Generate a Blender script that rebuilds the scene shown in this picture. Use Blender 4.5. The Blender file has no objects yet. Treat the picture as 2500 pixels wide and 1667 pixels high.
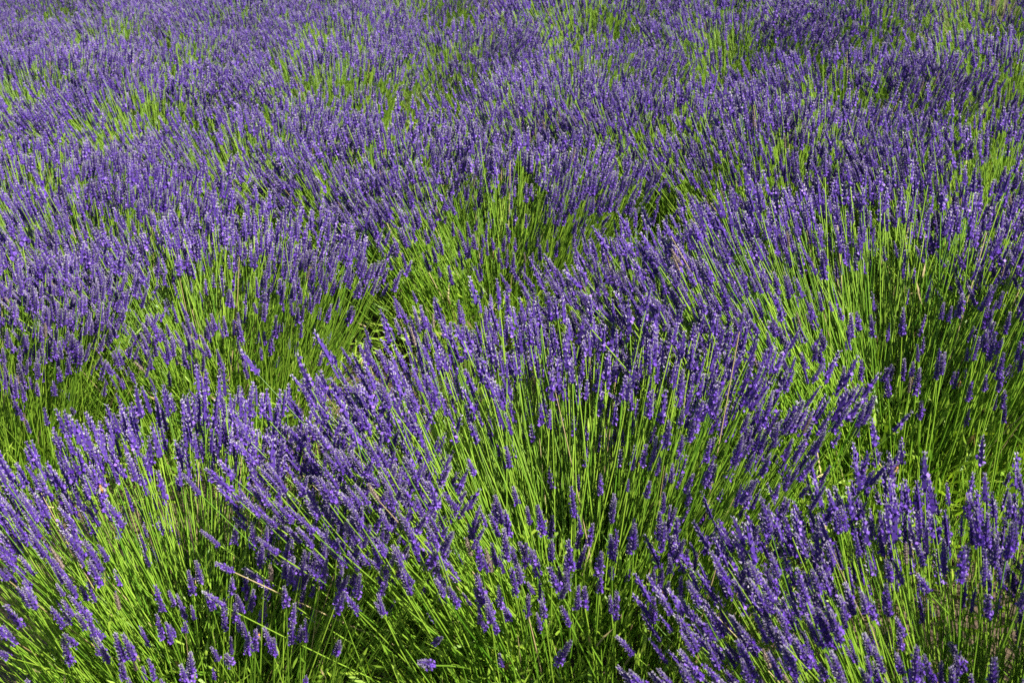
import bpy, math
import numpy as np
from mathutils import Matrix, Vector

sc = bpy.context.scene
C = sc.collection
TAU = 2 * math.pi

# ------------------------------------------------------------------ camera
PITCH, ROLL = math.radians(26.5), math.radians(5.0)
cam_d = bpy.data.cameras.new('camera')
cam = bpy.data.objects.new('camera', cam_d)
C.objects.link(cam)
sc.camera = cam
cam.location = (0, 0, 1.75)
fw = Vector((0, math.cos(PITCH), -math.sin(PITCH)))
rt = Vector((1, 0, 0))
up = rt.cross(fw)
R = math.cos(ROLL) * rt - math.sin(ROLL) * up
U = math.sin(ROLL) * rt + math.cos(ROLL) * up
cam.rotation_euler = Matrix((R, U, -fw)).transposed().to_euler()
cam_d.sensor_width = 36
cam_d.lens = 2700 / 2500 * 36
cam_d.clip_start, cam_d.clip_end = 0.05, 2000
cam_d.dof.use_dof = True
cam_d.dof.focus_distance = 2.7
cam_d.dof.aperture_fstop = 7.5

# ------------------------------------------------------------------ sky, sun, exposure
SUN = Vector((0.70, -0.36, 0.84)).normalized()
elev = math.asin(SUN.z)
world = bpy.data.worlds.new('World')
sc.world = world
world.use_nodes = True
nt = world.node_tree
nt.nodes.clear()
out = nt.nodes.new('ShaderNodeOutputWorld')
bg = nt.nodes.new('ShaderNodeBackground')
sky = nt.nodes.new('ShaderNodeTexSky')
sky.sky_type = 'NISHITA'
sky.sun_disc = False
sky.sun_elevation = elev
sky.sun_rotation = math.atan2(SUN.x, SUN.y)
bg.inputs[1].default_value = 0.06
nt.links.new(sky.outputs[0], bg.inputs[0])
nt.links.new(bg.outputs[0], out.inputs[0])
sd = bpy.data.lights.new('sun', 'SUN')
sd.energy = 5.0
sd.angle = math.radians(0.5)
sd.color = (1.0, 0.955, 0.88)
so = bpy.data.objects.new('sun', sd)
C.objects.link(so)
so.rotation_euler = SUN.to_track_quat('Z', 'Y').to_euler()
so.location = (4, -1, 6)
sc.view_settings.view_transform = 'Standard'
sc.view_settings.look = 'None'
sc.view_settings.gamma = 1
sc.view_settings.exposure = 1.45
sc.view_settings.use_curve_mapping = False
sc.render.engine = 'CYCLES'
sc.cycles.max_bounces = 6
sc.cycles.diffuse_bounces = 3
sc.cycles.transmission_bounces = 4
sc.cycles.use_denoising = False

# ------------------------------------------------------------------ materials
def leafy(name, lo, hi, trans, tint, rough=0.55, spec=0.3, objvar=0.0, noise=0.0):
    """Diffuse + translucent plant tissue; the strand attribute 'var' runs from colour lo to colour hi."""
    m = bpy.data.materials.new(name)
    m.use_nodes = True
    t = m.node_tree
    t.nodes.clear()
    o = t.nodes.new('ShaderNodeOutputMaterial')
    p = t.nodes.new('ShaderNodeBsdfPrincipled')
    tr = t.nodes.new('ShaderNodeBsdfTranslucent')
    mx = t.nodes.new('ShaderNodeMixShader')
    at = t.nodes.new('ShaderNodeAttribute')
    at.attribute_name = 'var'
    fac = at.outputs['Fac']
    if objvar:
        oi = t.nodes.new('ShaderNodeObjectInfo')
        ma = t.nodes.new('ShaderNodeMath')
        ma.operation = 'MULTIPLY_ADD'
        ma.inputs[1].default_value = objvar
        t.links.new(oi.outputs['Random'], ma.inputs[0])
        t.links.new(fac, ma.inputs[2])
        mb = t.nodes.new('ShaderNodeMath')
        mb.operation = 'SUBTRACT'
        mb.inputs[1].default_value = objvar / 2
        t.links.new(ma.outputs[0], mb.inputs[0])
        fac = mb.outputs[0]
    mix = t.nodes.new('ShaderNodeMix')
    mix.data_type = 'RGBA'
    mix.inputs['A'].default_value = (*lo, 1)
    mix.inputs['B'].default_value = (*hi, 1)
    t.links.new(fac, mix.inputs['Factor'])
    mt = t.nodes.new('ShaderNodeMix')
    mt.data_type = 'RGBA'
    mt.blend_type = 'MULTIPLY'
    mt.inputs['Factor'].default_value = 1
    mt.inputs['B'].default_value = (*tint, 1)
    t.links.new(mix.outputs['Result'], mt.inputs['A'])
    t.links.new(mix.outputs['Result'], p.inputs['Base Color'])
    t.links.new(mt.outputs['Result'], tr.inputs['Color'])
    p.inputs['Roughness'].default_value = rough
    p.inputs['Specular IOR Level'].default_value = spec
    mx.inputs[0].default_value = trans
    t.links.new(p.outputs[0], mx.inputs[1])
    t.links.new(tr.outputs[0], mx.inputs[2])
    t.links.new(mx.outputs[0], o.inputs[0])
    return m

M_STEM = leafy('lavender_stem', (0.085, 0.23, 0.010), (0.31, 0.47, 0.045), 0.35, (1.25, 1.3, 0.6), 0.42, 0.5, 0.0)
M_LEAF = leafy('lavender_leaf', (0.075, 0.19, 0.010), (0.33, 0.46, 0.045), 0.35, (1.3, 1.35, 0.6), 0.45, 0.45)
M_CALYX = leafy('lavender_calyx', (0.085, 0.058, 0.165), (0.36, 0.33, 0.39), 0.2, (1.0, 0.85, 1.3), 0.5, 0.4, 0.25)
M_PETAL = leafy('lavender_petal', (0.10, 0.028, 0.36), (0.34, 0.18, 0.68), 0.35, (1.0, 0.8, 1.2), 0.5, 0.3, 0.25)
M_CORE = leafy('spike_core', (0.035, 0.014, 0.13), (0.065, 0.027, 0.22), 0.1, (1, 1, 1), 0.7, 0.2)  # dark violet: the shade among the whorls is painted into this colour

M_FADED = leafy('faded_calyx', (0.13, 0.09, 0.075), (0.34, 0.27, 0.22), 0.2, (1, 0.9, 0.8), 0.7, 0.2)
M_DRY = leafy('dry_straw', (0.20, 0.14, 0.05), (0.48, 0.40, 0.19), 0.2, (1, 0.9, 0.6), 0.6, 0.3)

def soil():
    m = bpy.data.materials.new('soil')
    m.use_nodes = True
    t = m.node_tree
    p = t.nodes['Principled BSDF']
    tc = t.nodes.new('ShaderNodeTexCoord')
    n = t.nodes.new('ShaderNodeTexNoise')
    n.inputs['Scale'].default_value = 14
    n.inputs['Detail'].default_value = 8
    cr = t.nodes.new('ShaderNodeValToRGB')
    cr.color_ramp.elements[0].color = (0.035, 0.022, 0.013, 1)
    cr.color_ramp.elements[1].color = (0.14, 0.095, 0.055, 1)
    cr.color_ramp.elements[0].position = 0.3
    cr.color_ramp.elements[1].position = 0.75
    n2 = t.nodes.new('ShaderNodeTexNoise')
    n2.inputs['Scale'].default_value = 90
    n2.inputs['Detail'].default_value = 6
    b = t.nodes.new('ShaderNodeBump')
    b.inputs['Distance'].default_value = 0.02
    b.inputs['Strength'].default_value = 0.8
    t.links.new(tc.outputs['Object'], n.inputs['Vector'])
    t.links.new(tc.outputs['Object'], n2.inputs['Vector'])
    t.links.new(n.outputs['Fac'], cr.inputs[0])
    t.links.new(cr.outputs[0], p.inputs['Base Color'])
    t.links.new(n2.outputs['Fac'], b.inputs['Height'])
    t.links.new(b.outputs[0], p.inputs['Normal'])
    p.inputs['Roughness'].default_value = 0.95
    return m
M_SOIL = soil()

# ------------------------------------------------------------------ mesh helpers (triangle soups in numpy)
class Soup:
    def __init__(s):
        s.v, s.f, s.m, s.a, s.n = [], [], [], [], 0
    def add(s, v, f, mat, var):
        """v (k,3), f (t,3), mat int or (t,), var float or (k,)"""
        k = len(v)
        s.v.append(np.asarray(v, np.float32))
        s.f.append(np.asarray(f, np.int64) + s.n)
        s.m.append(np.broadcast_to(np.asarray(mat, np.int32), (len(f),)))
        s.a.append(np.broadcast_to(np.asarray(var, np.float32), (k,)))
        s.n += k
    def arrays(s):
        return np.concatenate(s.v), np.concatenate(s.f), np.concatenate(s.m), np.concatenate(s.a)

def to_mesh(name, V, F, mi, var, mats, smooth=False):
    me = bpy.data.meshes.new(name)
    nt_ = len(F)
    me.vertices.add(len(V))
    me.vertices.foreach_set('co', np.ascontiguousarray(V, np.float32).ravel())
    me.loops.add(nt_ * 3)
    me.loops.foreach_set('vertex_index', np.ascontiguousarray(F, np.int32).ravel())
    me.polygons.add(nt_)
    me.polygons.foreach_set('loop_start', np.arange(0, nt_ * 3, 3, dtype=np.int32))
    me.polygons.foreach_set('material_index', np.ascontiguousarray(mi, np.int32))
    me.polygons.foreach_set('use_smooth', np.full(nt_, smooth, bool))
    at = me.attributes.new('var', 'FLOAT', 'POINT')
    at.data.foreach_set('value', np.ascontiguousarray(var, np.float32))
    for m in mats:
        me.materials.append(m)
    me.update(calc_edges=True)
    return me

def link(name, me, parent=None, kind=None):
    o = bpy.data.objects.new(name, me)
    C.objects.link(o)
    if parent is not None:
        o.parent = parent
    if kind:
        o['kind'] = kind
    return o

def frames(d):
    """Rows of unit vectors d (n,3) -> two perpendicular unit rows."""
    ref = np.where(np.abs(d[:, 2:3]) > 0.9, np.array([[1., 0, 0]]), np.array([[0, 0, 1.]]))
    a = np.cross(d, ref)
    a /= np.linalg.norm(a, axis=1, keepdims=True)
    return a, np.cross(d, a)

# ------------------------------------------------------------------ one flower spike (along +z, foot at the origin)
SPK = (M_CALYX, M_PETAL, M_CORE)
def spike(rng, L, W, whorls, per, florets, lod):
    s = Soup()
    # core that the whorls sit on
    k = 5 if lod < 2 else 3
    a = np.arange(k) / k * TAU
    rr = np.array([0.0011, 0.0042 * W / 0.014, 0.0034 * W / 0.014, 0.0010])
    zz = np.array([0.0, 0.10, 0.7, 0.99]) * L
    v = np.array([[r * math.cos(t), r * math.sin(t), z] for r, z in zip(rr, zz) for t in a])
    f = []
    for i in range(3):
        for j in range(k):
            p, q = i * k + j, i * k + (j + 1) % k
            f += [(p, q, q + k), (p, q + k, p + k)]
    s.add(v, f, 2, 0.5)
    zt = 0.04 + 0.90 * np.linspace(0, 1, whorls) ** 0.93
    gap = rng.random() < 0.4
    if gap:
        zt[1:] = 0.16 + 0.78 * np.linspace(0, 1, whorls - 1) ** 0.95
    for i, z in enumerate(zt):
        taper = 1.0 if z < 0.45 else 1.0 - 0.55 * ((z - 0.45) / 0.55) ** 1.3
        if z < 0.12:
            taper *= 0.8
        n = max(4, int(round(per * (0.75 + 0.25 * taper))))
        ph = rng.random() * TAU
        for j in range(n):
            t = ph + j / n * TAU + rng.normal(0, 0.18)
            lean = math.radians(42 - 24 * z + rng.normal(0, 7))     # from the axis
            rad = np.array([math.cos(t), math.sin(t), 0])
            d = math.sin(lean) * rad + math.cos(lean) * np.array([0, 0, 1.])
            ln = (0.0088 if lod == 0 else 0.0105) * W / 0.014 * taper * rng.uniform(0.85, 1.15)
            wd = (0.0013 if lod == 0 else 0.0021) * (0.7 + 0.3 * taper) * W / 0.014
            p0 = rad * 0.0018 + np.array([0, 0, z * L + rng.normal(0, 0.018) * L])
            A, B = frames(d[None])
            A, B = A[0], B[0]
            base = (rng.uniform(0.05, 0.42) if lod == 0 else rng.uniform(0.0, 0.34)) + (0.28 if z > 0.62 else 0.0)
            if lod == 0:
                ring = [p0 + d * ln * 0.55 + wd * (math.cos(q) * A + math.sin(q) * B) for q in (0.5, 2.6, 4.7)]
                vv = np.array([p0] + ring + [p0 + d * ln])
                ff = [(0, 2, 1), (0, 3, 2), (0, 1, 3), (1, 2, 4), (2, 3, 4), (3, 1, 4)]
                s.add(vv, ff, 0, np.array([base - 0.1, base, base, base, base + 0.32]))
            else:
                ring = [p0 + d * ln * 0.45 + wd * (math.cos(q) * A + math.sin(q) * B) for q in (0.5, 2.6, 4.7)]
                vv = np.array(ring + [p0 + d * ln])
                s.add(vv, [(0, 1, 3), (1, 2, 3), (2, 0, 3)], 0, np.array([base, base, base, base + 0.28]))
    # open florets: little five-lobed lips standing off the calyces, most of them low on the spike
    for _ in range(florets):
        z = zt[min(len(zt) - 1, int(abs(rng.normal(0, 0.36)) * len(zt)))]
        t = rng.random() * TAU
        taper = 1.0 if z < 0.45 else 1.0 - 0.5 * (z - 0.45) / 0.55
        rad = np.array([math.cos(t), math.sin(t), 0])
        c = rad * (0.0068 * W / 0.014 * taper) + np.array([0, 0, z * L + 0.005 + rng.normal(0, 0.003)])
        nrm = rad * 0.85 + np.array([0, 0, 0.45]) + rng.normal(0, 0.38, 3)
        nrm /= np.linalg.norm(nrm)
        A, B = frames(nrm[None])
        A, B = A[0], B[0]
        r = (0.0029 if lod == 0 else 0.0034) * rng.uniform(0.8, 1.2) * W / 0.014
        vb = rng.uniform(0.0, 0.9) ** 1.5
        if lod == 0:
            q0 = rng.random()
            vv = [c - nrm * 0.0016]
            for i in range(10):
                q = q0 + i / 10 * TAU
                rr_ = r * (1.0 if i % 2 == 0 else 0.55)
                vv.append(c + rr_ * (math.cos(q) * A + math.sin(q) * B) + nrm * (0.0006 if i % 2 == 0 else 0))
            ff = [(0, 1 + i, 1 + (i + 1) % 10) for i in range(10)]
            s.add(np.array(vv), ff, 1, np.array([vb * 0.4] + [vb] * 10))
        else:
            vv = np.array([c + r * (math.cos(q) * A + math.sin(q) * B) for q in (0, 1.57, 3.14, 4.71)])
            s.add(vv, [(0, 1, 2), (0, 2, 3)], 1, vb)
    return s.arrays()

rng = np.random.default_rng(7)
def make_spike(k, lod):
    bloom = rng.random()                      # from tight grey buds to a spike in full flower
    nf = int((3 + 30 * bloom ** 1.3) * (1.0, 0.75, 0.38)[lod])
    L, W = rng.uniform(0.048, 0.080), rng.uniform(0.0135, 0.0185)
    if lod == 0:
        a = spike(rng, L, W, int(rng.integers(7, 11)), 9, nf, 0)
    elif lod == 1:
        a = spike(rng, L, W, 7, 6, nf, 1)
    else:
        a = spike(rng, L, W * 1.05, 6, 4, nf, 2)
    return a
FINE = [make_spike(k, 0) for k in range(20)]
FINE_ME = [to_mesh('flower_spike', *a, SPK) for a in FINE]
FADED_ME = [to_mesh('flower_spike', *spike(rng, rng.uniform(0.045, 0.065), 0.011, 8, 8, 1, 0), (M_FADED, M_PETAL, M_FADED)) for _ in range(2)]
PLAIN = [make_spike(k, 2) for k in range(16)]

# ------------------------------------------------------------------ a lavender bush as arrays
def bezier(P0, P1, P2, n):
    t = np.linspace(0, 1, n)[None, :, None]
    return (1 - t) ** 2 * P0[:, None] + 2 * t * (1 - t) * P1[:, None] + t ** 2 * P2[:, None]

def tubes(s, path, r0, r1, var, mat=0):
    """path (n,k,3) -> three-sided tapering tubes"""
    n, k, _ = path.shape
    d = path[:, -1] - path[:, 0]
    d /= np.linalg.norm(d, axis=1, keepdims=True)
    A, B = frames(d)
    q = np.array([0.3, 2.4, 4.5])
    off = A[:, None] * np.cos(q)[None, :, None] + B[:, None] * np.sin(q)[None, :, None]
    rad = (r0[:, None] + (r1 - r0)[:, None] * np.linspace(0, 1, k)[None])
    V = path[:, :, None, :] + off[:, None] * rad[:, :, None, None]
    f = []
    for i in range(k - 1):
        for j in range(3):
            p, w = i * 3 + j, i * 3 + (j + 1) % 3
            f += [(p, w, w + 3), (p, w + 3, p + 3)]
    f = np.array(f)
    Fa = f[None] + (np.arange(n) * k * 3)[:, None, None]
    dry = np.random.default_rng(n + 3).random(n) < 0.02
    s.add(V.reshape(-1, 3), Fa.reshape(-1, 3), np.repeat(dry.astype(np.int32), len(f)), np.repeat(var, k * 3))

def blades(s, P0, d, ln, wd, bend, var, mat=0):
    """narrow folded leaves: two quads each"""
    n = len(P0)
    A, B = frames(d)
    roll = np.random.default_rng(n).random(n)[:, None] * TAU
    side = A * np.cos(roll) + B * np.sin(roll)
    nor = np.cross(d, side)
    mid = P0 + d * (ln * 0.5)[:, None] + nor * (bend * 0.3)[:, None]
    tip = P0 + d * ln[:, None] + nor * bend[:, None]
    w = wd[:, None]
    V = np.stack([P0 - side * w * 0.3, P0 + side * w * 0.3, mid - side * w * 0.5, mid + side * w * 0.5, tip], 1)
    f = np.array([(0, 1, 3), (0, 3, 2), (2, 3, 4)])
    Fa = f[None] + (np.arange(n) * 5)[:, None, None]
    dry = np.random.default_rng(n + 9).random(n) < 0.05
    s.add(V.reshape(-1, 3), Fa.reshape(-1, 3), np.repeat(dry.astype(np.int32), 3), np.repeat(var, 5))

def smooth_step(x, a, b):
    t = np.clip((x - a) / (b - a), 0, 1)
    return t * t * (3 - 2 * t)

def bush_arrays(seed, n_spk, n_bare, n_leaf, size=1.25, front=0.35, hole=20, spread=42, segs=5, lean=(0, 0), short=0.12, shoot=0.33):
    """stems of a fountain shaped clump: few flowers stand over its heart and, by 'front', on the side that faces -y"""
    g = np.random.default_rng(seed)
    # --- flowering stems
    m = n_spk * 6
    phi = g.random(m) * TAU
    th = np.radians(spread) * g.random(m) ** 0.62
    fr = smooth_step(-np.sin(phi), 0.15, 0.75) * smooth_step(th, 0.15, 0.5)
    lump = 0.72 + 0.28 * np.sin(phi * 3 + g.random() * 6) * np.sin(phi * 5 + g.random() * 6)
    keep = (0.018 + 0.982 * smooth_step(th, math.radians(hole * 0.55), math.radians(hole * 1.15))) * (1 - (1 - front) * fr) * lump
    sel = np.nonzero(g.random(m) < keep)[0][:n_spk]
    phi, th = phi[sel], th[sel]
    n = len(sel)
    er = np.stack([np.cos(phi), np.sin(phi), np.zeros(n)], 1)
    ez = np.array([[0, 0, 1.]])
    r0 = 0.23 * np.sqrt(g.random(n)) * (0.35 + 0.65 * th / np.radians(spread))
    turn = 1 - (1 - front) * 0.78 * smooth_step(-np.sin(phi), -0.1, 0.8)       # the side towards -y stands more upright
    th = th * turn
    P0 = er * r0[:, None] + np.stack([g.normal(0, 0.035, n), g.normal(0, 0.035, n), g.uniform(0.05, 0.13, n)], 1)
    ln = (0.40 - 0.03 * th) * g.normal(1, 0.085, n)
    stub = g.random(n) < short
    ln *= 1 - 0.42 * (1 - front) * smooth_step(-np.sin(phi), 0.1, 0.8)
    ln[stub] *= g.uniform(0.55, 0.85, stub.sum())
    th1 = th + g.normal(0, 0.07, n)
    th2 = th * g.uniform(0.66, 0.92, n) + g.normal(0, 0.05, n)
    tw = g.normal(0, 0.10, n) * np.where(g.random(n) < 0.2, 2.4, 1)
    et = np.stack([-np.sin(phi), np.cos(phi), np.zeros(n)], 1)
    lv = np.array([[lean[0], lean[1], 0]])
    d1 = er * np.sin(th1)[:, None] + ez * np.cos(th1)[:, None] + et * tw[:, None] + lv * 0.6
    d2 = er * np.sin(th2)[:, None] + ez * np.cos(th2)[:, None] + et * (tw * 1.2)[:, None] + lv
    d1 /= np.linalg.norm(d1, axis=1, keepdims=True)
    d2 /= np.linalg.norm(d2, axis=1, keepdims=True)
    P1 = P0 + d1 * (ln * 0.5)[:, None]
    P2 = P1 + d2 * (ln * 0.5)[:, None]
    S = Soup()
    tubes(S, bezier(P0, P1, P2, segs), g.uniform(0.0010, 0.0017, n), g.uniform(0.0007, 0.0011, n), np.clip(g.normal(0.55, 0.25, n), 0, 1))
    spd = d2 * 0.9 + np.array([[0, 0, 0.14]]) + g.normal(0, 0.045, (n, 3))
    spd /= np.linalg.norm(spd, axis=1, keepdims=True)
    ssc = np.where(stub, g.uniform(0.6, 0.9, n), g.normal(1, 0.13, n)).clip(0.5, 1.35) * 0.86
    # --- bare green shoots that fill the heart
    nb = n_bare
    ph = g.random(nb) * TAU
    tb = np.radians(spread) * g.random(nb) ** 0.55
    tb = tb * (1 - (1 - front) * 0.78 * smooth_step(-np.sin(ph), -0.1, 0.8))
    eb = np.stack([np.cos(ph), np.sin(ph), np.zeros(nb)], 1)
    Q0 = eb * (0.25 * np.sqrt(g.random(nb)))[:, None] + np.stack([g.normal(0, 0.03, nb), g.normal(0, 0.03, nb), g.uniform(0.03, 0.10, nb)], 1)
    lb = g.uniform(0.11, shoot, nb) * (1 - 0.60 * (1 - front) * smooth_step(-np.sin(ph), -0.2, 0.8))
    db = eb * np.sin(tb)[:, None] + ez * np.cos(tb)[:, None] + lv * 0.7
    Q1 = Q0 + db * (lb * 0.5)[:, None]
    db2 = eb * np.sin(tb * 0.85)[:, None] + ez * np.cos(tb * 0.85)[:, None] + lv + g.normal(0, 0.10, (nb, 3))
    Q2 = Q1 + db2 * (lb * 0.5)[:, None]
    tubes(S, bezier(Q0, Q1, Q2, 3), g.uniform(0.0011, 0.0018, nb), np.full(nb, 0.0004), np.clip(g.normal(0.5, 0.28, nb), 0, 1))
    # --- leaves: along the shoots and in a low mound
    Lf = Soup()
    n1 = n_leaf // 2
    i = g.integers(0, nb, n1)
    t = g.random(n1)[:, None]
    P = (1 - t) ** 2 * Q0[i] + 2 * t * (1 - t) * Q1[i] + t ** 2 * Q2[i]
    d = db2[i] + g.normal(0, 0.38, (n1, 3))
    d /= np.linalg.norm(d, axis=1, keepdims=True)
    blades(Lf, P, d, g.uniform(0.022, 0.05, n1), g.uniform(0.0028, 0.005, n1), g.normal(0, 0.006, n1), np.clip(g.normal(0.5, 0.28, n1), 0, 1))
    n2 = n_leaf - n1
    ph = g.random(n2) * TAU
    rr = 0.40 * np.sqrt(g.random(n2))
    zz = 0.03 + 0.19 * np.sqrt(np.clip(1 - (rr / 0.44) ** 2, 0, 1)) * g.uniform(0.5, 1.0, n2)
    P = np.stack([rr * np.cos(ph), rr * np.sin(ph), zz], 1)
    d = np.stack([np.cos(ph) * rr * 2.6, np.sin(ph) * rr * 2.6, np.full(n2, 0.75)], 1) + g.normal(0, 0.38, (n2, 3))
    d /= np.linalg.norm(d, axis=1, keepdims=True)
    blades(Lf, P, d, g.uniform(0.025, 0.055, n2), g.uniform(0.0036, 0.0068, n2), g.normal(0, 0.008, n2), np.clip(g.normal(0.5, 0.3, n2), 0, 1))
    sv, sf, sm, sa = S.arrays()
    lv_, lf, lm, la = Lf.arrays()
    return dict(stems=(sv * size, sf, sm, sa), leaves=(lv_ * size, lf, lm, la), pos=P2 * size, dir=spd, scl=ssc, rng=g)

def join_spikes(pos, d, scl, g, lib):
    """many spikes as one soup"""
    A, B = frames(d)
    a = g.random(len(pos)) * TAU
    X = A * np.cos(a)[:, None] + B * np.sin(a)[:, None]
    Y = np.cross(d, X)
    which = g.integers(0, len(lib), len(pos))
    s = Soup()
    for k, (v, f, m, va) in enumerate(lib):
        idx = np.nonzero(which == k)[0]
        if not len(idx):
            continue
        Rm = np.stack([X[idx], Y[idx], d[idx]], 2) * scl[idx][:, None, None]
        V = np.einsum('nij,kj->nki', Rm, v) + pos[idx][:, None]
        Fa = f[None] + (np.arange(len(idx)) * len(v))[:, None, None]
        off = g.normal(0, 0.10, len(idx))
        s.add(V.reshape(-1, 3), Fa.reshape(-1, 3), np.tile(m, len(idx)), np.clip((va[None] + off[:, None]).ravel(), 0, 1))
    return s.arrays()

# ------------------------------------------------------------------ ground
def ground():
    fine = np.linspace(-9, 9, 120)
    xs = np.concatenate([[-600, -120, -40, -18], fine, [18, 40, 120, 600]])
    ys = np.concatenate([[-600, -120, -30, -8], np.linspace(-3, 17, 130), [24, 40, 120, 600]])
    X, Y = np.meshgrid(xs, ys)
    g = np.random.default_rng(2)
    near = np.exp(-((X / 8) ** 4)) * np.exp(-(((Y - 7) / 9) ** 4))
    Z = near * (g.normal(0, 0.008, X.shape) + 0.015 * np.sin(X * 3.1 + 1) * np.sin(Y * 2.7)) - 0.005
    V = np.stack([X, Y, Z], 2).reshape(-1, 3)
    w = len(xs)
    i, j = np.meshgrid(np.arange(len(xs) - 1), np.arange(len(ys) - 1))
    a = (j * w + i).ravel()
    F = np.concatenate([np.stack([a, a + 1, a + w + 1], 1), np.stack([a, a + w + 1, a + w], 1)])
    me = to_mesh('ground', V, F, np.zeros(len(F)), np.zeros(len(V)), [M_SOIL], True)
    link('ground', me, None, 'structure')
ground()

# ------------------------------------------------------------------ the bushes
def thing(name, label, cat, loc, group=None):
    o = bpy.data.objects.new(name, None)
    C.objects.link(o)
    o.location = loc
    o.empty_display_size = 0.1
    o['label'] = label
    o['category'] = cat
    if group:
        o['group'] = group
    return o

MR = np.array([[R.x, R.y, R.z], [U.x, U.y, U.z], [fw.x, fw.y, fw.z]])
def in_view(P, pad=0.06):
    """which world points the photograph's frame takes in, and how far they are"""
    q = (P - np.array([0, 0, 1.75])) @ MR.T
    z = np.maximum(q[:, 2], 1e-3)
    ok = (q[:, 2] > 0.1) & (np.abs(q[:, 0] / z) < 1250 / 2700 + pad) & (np.abs(q[:, 1] / z) < 833.5 / 2700 + pad)
    return ok, z

def near_bush(x, y, label, seed, n_spk=860, n_bare=1000, n_leaf=2400, single=300, **kw):
    b = bush_arrays(seed, n_spk, n_bare, n_leaf, **kw)
    root = thing('lavender_bush', label, 'lavender bush', (x, y, 0), 'lavender bushes in the field')
    link('stems', to_mesh('stems', *b['stems'], [M_STEM, M_DRY], True), root, 'stuff')
    link('leaves', to_mesh('leaves', *b['leaves'], [M_LEAF, M_DRY]), root, 'stuff')
    pos, d, scl, g = b['pos'], b['dir'], b['scl'], b['rng']
    ok, z = in_view(pos + np.array([x, y, 0]))
    order = np.argsort(np.where(ok, z, 1e3))
    one = order[:min(single, int(ok.sum()))]
    A, B = frames(d)
    for i in one:
        a = g.random() * TAU
        X = A[i] * math.cos(a) + B[i] * math.sin(a)
        Y = np.cross(d[i], X)
        s = float(scl[i])
        w = s * float(g.normal(1, 0.08))
        o = bpy.data.objects.new('flower_spike', FINE_ME[int(g.integers(len(FINE_ME)))] if g.random() > 0.025 else FADED_ME[int(g.integers(2))])
        C.objects.link(o)
        o.parent = root
        SPIKES.append((pos[i] + np.array([x, y, 0]) + d[i] * 0.03 * s, d[i], s))
        o.matrix_local = Matrix(((X[0] * w, Y[0] * w, d[i][0] * s, pos[i][0]), (X[1] * w, Y[1] * w, d[i][1] * s, pos[i][1]),
                                 (X[2] * w, Y[2] * w, d[i][2] * s, pos[i][2]), (0, 0, 0, 1)))
    rest = np.setdiff1d(np.arange(len(pos)), one)
    if len(rest):
        link('flower_spikes', to_mesh('flower_spikes', *join_spikes(pos[rest], d[rest], scl[rest], g, PLAIN), SPK), root, 'stuff')
    return root

SPIKES = []     # middle, axis and scale of every single spike
NEAR = [
    # x, y, label, keywords
    (0.06, 1.81, 'large lavender bush at bottom centre, fanning out round a bright green open heart', dict(n_spk=1080, n_bare=1700, n_leaf=4500, size=1.38, front=0.16, hole=27, spread=46, lean=(-0.03, 0.02))),
    (0.90, 2.30, 'widest lavender bush, long bare green stems under its rim, above the lower right corner bush', dict(n_spk=1120, n_bare=1700, n_leaf=4500, size=1.5, front=0.05, hole=30, lean=(-0.03, 0.03))),
    (-0.68, 1.78, 'lavender bush filling the bottom left corner, bright green stems under a thick purple top', dict(n_spk=900, n_bare=1600, n_leaf=4000, size=1.2, front=0.15, hole=28, lean=(0.08, 0))),
    (0.68, 1.27, 'dense purple lavender bush in the bottom right corner, its spikes leaning to the left', dict(n_spk=950, size=1.15, front=0.6, hole=12, lean=(-0.12, 0.06))),
    (-1.52, 2.72, 'lavender bush cut by the left edge, green flank showing above the bottom left corner bush', dict(front=0.2, hole=24)),
    (-0.90, 2.92, 'lavender bush with a deep green gap, straight behind the bottom left corner bush', dict(front=0.12, hole=27, n_spk=850)),
    (-0.05, 3.45, 'lavender bush with a broad bright green heart, straight behind the large bottom centre bush', dict(front=0.12, size=1.25, hole=28)),
    (-1.78, 4.0, 'lavender bush with scattered green flecks by the left edge, halfway up the field', dict(front=0.2, hole=25)),
    (0.68, 4.1, 'lavender bush with a narrow bright green gap, behind the left shoulder of the widest bush', dict(front=0.15, hole=24)),
    (1.44, 4.35, 'lavender bush with ragged green gaps, straight behind the widest bush', dict(front=0.15, hole=26)),
    (2.14, 4.5, 'lavender bush with a broad green gap at the right edge, a quarter way down', dict(front=0.15, hole=27)),
    (1.55, 3.32, 'dense purple lavender bush at the right edge, behind the right shoulder of the widest bush', dict(front=0.5)),
    (-0.97, 4.3, 'lavender bush with small green slits, second behind the bottom left corner bush', dict(front=0.25, hole=24)),
    (1.66, 2.45, 'purple lavender bush mostly cut off by the right edge, beside the widest bush', dict(front=0.6, hole=12)),
    (1.25, 1.28, 'purple lavender bush mostly cut off at the right edge, beside the bottom right corner bush', dict(n_spk=600, size=1.15, front=0.7, hole=8, lean=(-0.1, 0))),
    (-0.15, 2.62, 'low sparse lavender bush half hidden behind the large bottom centre bush', dict(n_spk=160, front=0.8, hole=8, size=0.85)),
    (0.45, 2.9, 'dense purple lavender bush wedged between the bottom centre bush and the widest bush', dict(n_spk=560, front=0.8, hole=8, size=0.95)),
    (-0.42, 3.95, 'dense purple lavender bush behind the left shoulder of the bush with the broad green heart', dict(front=0.8, hole=10)),
    (0.22, 4.45, 'dense purple lavender bush behind the right shoulder of the bush with the broad green heart', dict(front=0.8, hole=10)),
    (1.05, 3.7, 'dense purple lavender bush right behind the rim of the widest bush', dict(front=0.7, hole=10)),
    (-1.35, 3.5, 'dense purple lavender bush between the left edge and the bush with the deep green gap', dict(front=0.7, hole=10)),
]
for k, (x, y, lab, kw) in enumerate(NEAR):
    near_bush(x, y, lab, 100 + k, **kw)

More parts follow.
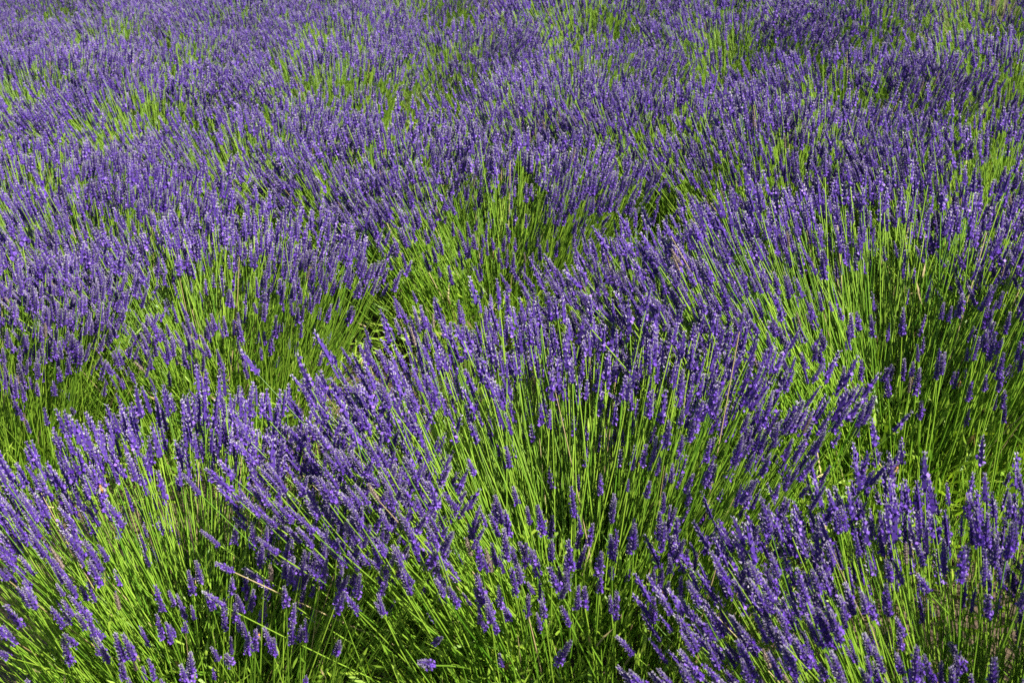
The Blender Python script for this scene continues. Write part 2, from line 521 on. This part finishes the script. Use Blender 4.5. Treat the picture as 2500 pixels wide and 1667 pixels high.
FAR = [(-0.19, 5.9), (-0.8, 5.3), (-1.57, 4.95), (0.44, 5.25), (1.22, 5.55), (2.0, 5.85), (0.56, 6.5), (1.38, 6.7), (2.15, 7.0), (2.75, 6.1),
       (-2.29, 5.6), (-1.76, 6.4), (-0.87, 6.5), (-0.47, 7.6)]
g = np.random.default_rng(5)
pts = [(x, y) for x, y, *_ in NEAR] + FAR
cand = []
for yy in np.arange(3.6, 15.5, 0.78):
    for xx in np.arange(-8, 8, 0.84):
        cx = xx + (0.42 if int(yy / 0.78) % 2 else 0) + g.normal(0, 0.09)
        cy = yy + g.normal(0, 0.09)
        if not (-0.50 * (cy + 0.9) - 0.4 < cx < 0.50 * (cy + 0.9) + 0.4):
            continue
        if cx > -0.42 * (cy - 9.2):      # beyond the top edge, which the tilted camera sees slantwise
            if cy > 9.4 - 0.45 * cx:
                continue
        if cy > 13.5:
            continue
        if min((cx - px) ** 2 + (cy - py) ** 2 for px, py in pts) > 0.68 ** 2:
            pts.append((cx, cy))
            FAR.append((cx, cy))
VAR, VAR_POS = [], []
for k in range(9):
    b = bush_arrays(500 + k, 860, 520, 1200, front=0.15 if k < 4 else 0.6, hole=26 if k < 4 else 14, size=1.3 if k < 4 else 1.2, segs=4, shoot=0.23)
    VAR_POS.append(b['pos'])
    VAR.append((to_mesh('stems', *b['stems'], [M_STEM, M_DRY], True), to_mesh('leaves', *b['leaves'], [M_LEAF, M_DRY]),
                to_mesh('flower_spikes', *join_spikes(b['pos'], b['dir'], b['scl'], b['rng'], PLAIN), SPK)))
ORD = 'first second third fourth fifth sixth seventh eighth ninth tenth eleventh twelfth thirteenth fourteenth fifteenth sixteenth seventeenth eighteenth nineteenth twentieth'.split()
OUTSIDE = [(-1.75, 1.9), (-2.3, 3.2), (1.95, 1.55), (-1.45, 1.15), (2.4, 3.3)]
plan = []
for n, (x, y) in enumerate(FAR + OUTSIDE):
    k = int(g.integers(4)) if n < 14 or g.random() < 0.35 else int(g.integers(4, len(VAR)))
    rz, s = g.normal(0, 0.45), g.normal(1.0, 0.07)
    P = VAR_POS[k] * s
    W3 = np.stack([P[:, 0] * math.cos(rz) - P[:, 1] * math.sin(rz) + x, P[:, 0] * math.sin(rz) + P[:, 1] * math.cos(rz) + y, P[:, 2]], 1)
    seen = in_view(W3, 0.0)[0].mean()
    q = MR @ np.array([x, y, 0.5 - 1.75])
    plan.append([x, y, k, rz, s, seen, q[0] / q[2], -q[1] / q[2], in_view(W3, 0.05)[0].mean()])
inside = sorted((p for p in plan if p[5] > 0.03), key=lambda p: p[7])
NB = 8
tiers = [inside[i * len(inside) // NB:(i + 1) * len(inside) // NB] for i in range(NB)]
names = {}
for t, tier in enumerate(tiers):
    for i, p in enumerate(sorted(tier, key=lambda p: p[6])):
        look = 'green gap' if p[2] < 4 else 'dense purple top'
        names[id(p)] = f'distant bush with {look}, {ORD[i]} from left in the {ORD[t]} tier from the top'
for p in plan:
    if id(p) not in names and p[8] < 0.03:
        continue
    x, y, k, rz, s = p[:5]
    if id(p) in names:
        root = thing('lavender_bush', names[id(p)], 'lavender bush', (x, y, 0), 'lavender bushes in the field')
    else:
        root = thing('lavender_bush', 'lavender bush standing just beyond the edge of the view', 'lavender bush', (x, y, 0), 'lavender bushes beyond the edge of the view')
    root.rotation_euler = (0, 0, rz)
    root.scale = (s, s, s)
    link('stems', VAR[k][0], root, 'stuff')
    link('leaves', VAR[k][1], root, 'stuff')
    link('flower_spikes', VAR[k][2], root, 'stuff')

# ------------------------------------------------------------------ bees feeding on the spikes
def plain(name, col, rough=0.6, alpha=1.0):
    m = bpy.data.materials.new(name)
    m.use_nodes = True
    p = m.node_tree.nodes['Principled BSDF']
    p.inputs['Base Color'].default_value = (*col, 1)
    p.inputs['Roughness'].default_value = rough
    p.inputs['Alpha'].default_value = alpha
    return m
M_FUR = plain('bee_fur', (0.42, 0.20, 0.045), 0.9)
M_BAND = plain('bee_band', (0.50, 0.22, 0.03), 0.5)
M_DARK = plain('bee_dark', (0.05, 0.025, 0.012), 0.4)
M_WING = plain('bee_wing', (0.75, 0.70, 0.60), 0.25, 0.25)

def lathe(prof, mats_of, k=10):
    """rings (x, radius) round the x axis; one material index per ring gap"""
    V, F, mi = [], [], []
    for x, r in prof:
        for j in range(k):
            a = j / k * TAU
            V.append((x, r * math.cos(a), r * math.sin(a)))
    for i in range(len(prof) - 1):
        for j in range(k):
            p, q = i * k + j, i * k + (j + 1) % k
            F += [(p, q, q + k), (p, q + k, p + k)]
            mi += [mats_of[i]] * 2
    return np.array(V), np.array(F), np.array(mi), np.zeros(len(V))

ABD = to_mesh('abdomen', *lathe([(-0.0098, 0.0002), (-0.0088, 0.0011), (-0.0074, 0.0018), (-0.0060, 0.0022), (-0.0046, 0.0024), (-0.0030, 0.0023), (-0.0016, 0.0018), (-0.0008, 0.0008)],
              [1, 0, 1, 0, 0, 1, 0]), [M_BAND, M_DARK], True)
THX = to_mesh('thorax', *lathe([(-0.0010, 0.0006), (-0.0004, 0.0017), (0.0008, 0.0023), (0.0022, 0.0022), (0.0032, 0.0013), (0.0035, 0.0004)], [0] * 5), [M_FUR], True)
HED = to_mesh('head', *lathe([(0.0033, 0.0004), (0.0037, 0.0013), (0.0045, 0.0017), (0.0053, 0.0011), (0.0056, 0.0002)], [0] * 4), [M_DARK], True)
wv = np.array([(0.001, 0.0008, 0.0020), (-0.003, 0.0014, 0.0027), (-0.0075, 0.0030, 0.0030), (-0.0090, 0.0052, 0.0030), (-0.0066, 0.0064, 0.0029), (-0.0020, 0.0042, 0.0026)])
wf = np.array([(0, 1, 5), (1, 2, 5), (2, 4, 5), (2, 3, 4)])
WNG = [to_mesh('wing', wv * np.array([1, sgn, 1]), wf, np.zeros(4), np.zeros(6), [M_WING]) for sgn in (1, -1)]
LGS = []
for sgn in (1, -1):
    for x0 in (0.0022, 0.0008, -0.0006):
        S = Soup()
        tubes(S, np.array([[(x0, sgn * 0.0016, -0.0012), (x0 * 1.6, sgn * 0.0034, -0.0010), (x0 * 2.2, sgn * 0.0040, -0.0036)]]), np.array([0.0003]), np.array([0.00015]), np.array([0.5]))
        LGS.append(to_mesh('leg', *S.arrays(), [M_DARK, M_DARK]))

BEES = [
    ((-0.27, 2.22, 0.5), 'orange brown bee on a spike at the rim of the large bottom centre bush'),
    ((-0.71, 2.11, 0.5), 'orange brown bee low on the purple top of the bottom left corner bush'),
    ((-0.82, 1.99, 0.5), 'small orange bee among the spikes by the left edge, on the corner bush'),
    ((-0.55, 1.70, 0.25), 'brown bee near the bottom edge, hanging on a spike over green stems'),
    ((0.26, 1.70, 0.35), 'orange bee beside the left tips of the bottom right corner bush'),
    ((0.75, 1.75, 0.45), 'brown bee among pale spikes of the bottom right corner bush'),
    ((0.97, 2.21, 0.4), 'pale orange bee on the shaded right flank of the widest bush'),
]
STALKS = [
    (-0.61, 2.84, 0.74, 0.02, 0.0, 'tall thin grass stalk standing over the bush with the deep green gap'),
    (0.76, 5.77, 0.78, 0.05, 0.0, 'pale grass stalk standing up far off near the top edge'),
    (-0.29, 1.80, 0.7, -0.02, 0, 'thin pale grass stalk beside the large bottom centre bush'),
]

def bee(target, label):
    T = np.array(target)
    i = int(np.argmin([np.linalg.norm(p - T) for p, _, _ in SPIKES]))
    p, d, ln = SPIKES[i]
    outw = np.array([0.45, -0.75, 0.45])
    outw = outw - d * (outw @ d)
    outw /= np.linalg.norm(outw)
    c = p + outw * 0.0105
    side = np.cross(outw, d)
    root = thing('bee', label, 'bee', c, 'bees feeding on the lavender')
    root.rotation_euler = Matrix(((d[0], side[0], outw[0]), (d[1], side[1], outw[1]), (d[2], side[2], outw[2]))).to_euler()
    root.scale = (1.25, 1.25, 1.25)
    for nm, me in [('abdomen', ABD), ('thorax', THX), ('head', HED), ('wing', WNG[0]), ('wing', WNG[1])] + [('leg', l) for l in LGS]:
        link(nm, me, root)
for tgt, lab in BEES:
    bee(tgt, lab)

# ------------------------------------------------------------------ lone grass stalks that stand over the flowers
def grass_stalk(x, y, h, lx, ly, label):
    S = Soup()
    P0, P1, P2 = np.array([[0, 0, 0.]]), np.array([[lx * 0.2, ly * 0.2, h * 0.6]]), np.array([[lx, ly, h]])
    tubes(S, bezier(P0, P1, P2, 9), np.array([0.0026]), np.array([0.0006]), np.array([0.95]))
    root = thing('grass_stalk', label, 'grass stalk', (x, y, 0), 'grass stalks among the lavender')
    link('stem', to_mesh('stem', *S.arrays(), [M_STEM, M_DRY], True), root)
    B = Soup()
    gg = np.random.default_rng(int(h * 1000))
    n = 3
    t = np.array([0.45, 0.62, 0.75])[:, None]
    P = 2 * t * (1 - t) * P1 + t ** 2 * P2
    d = np.stack([gg.normal(0, 0.3, n), gg.normal(0, 0.3, n), np.full(n, 0.95)], 1)
    d /= np.linalg.norm(d, axis=1, keepdims=True)
    for j in range(n):
        Bl = Soup()
        blades(Bl, P[j:j + 1], d[j:j + 1], np.array([0.16]), np.array([0.005]), np.array([0.03]), np.array([0.8]))
        link('blade', to_mesh('blade', *Bl.arrays(), [M_LEAF, M_DRY]), root)
for a in STALKS:
    grass_stalk(*a)
print('bushes', len(NEAR), len(FAR), 'objects', len(bpy.data.objects), 'tris', sum(len(m.polygons) for m in bpy.data.meshes))
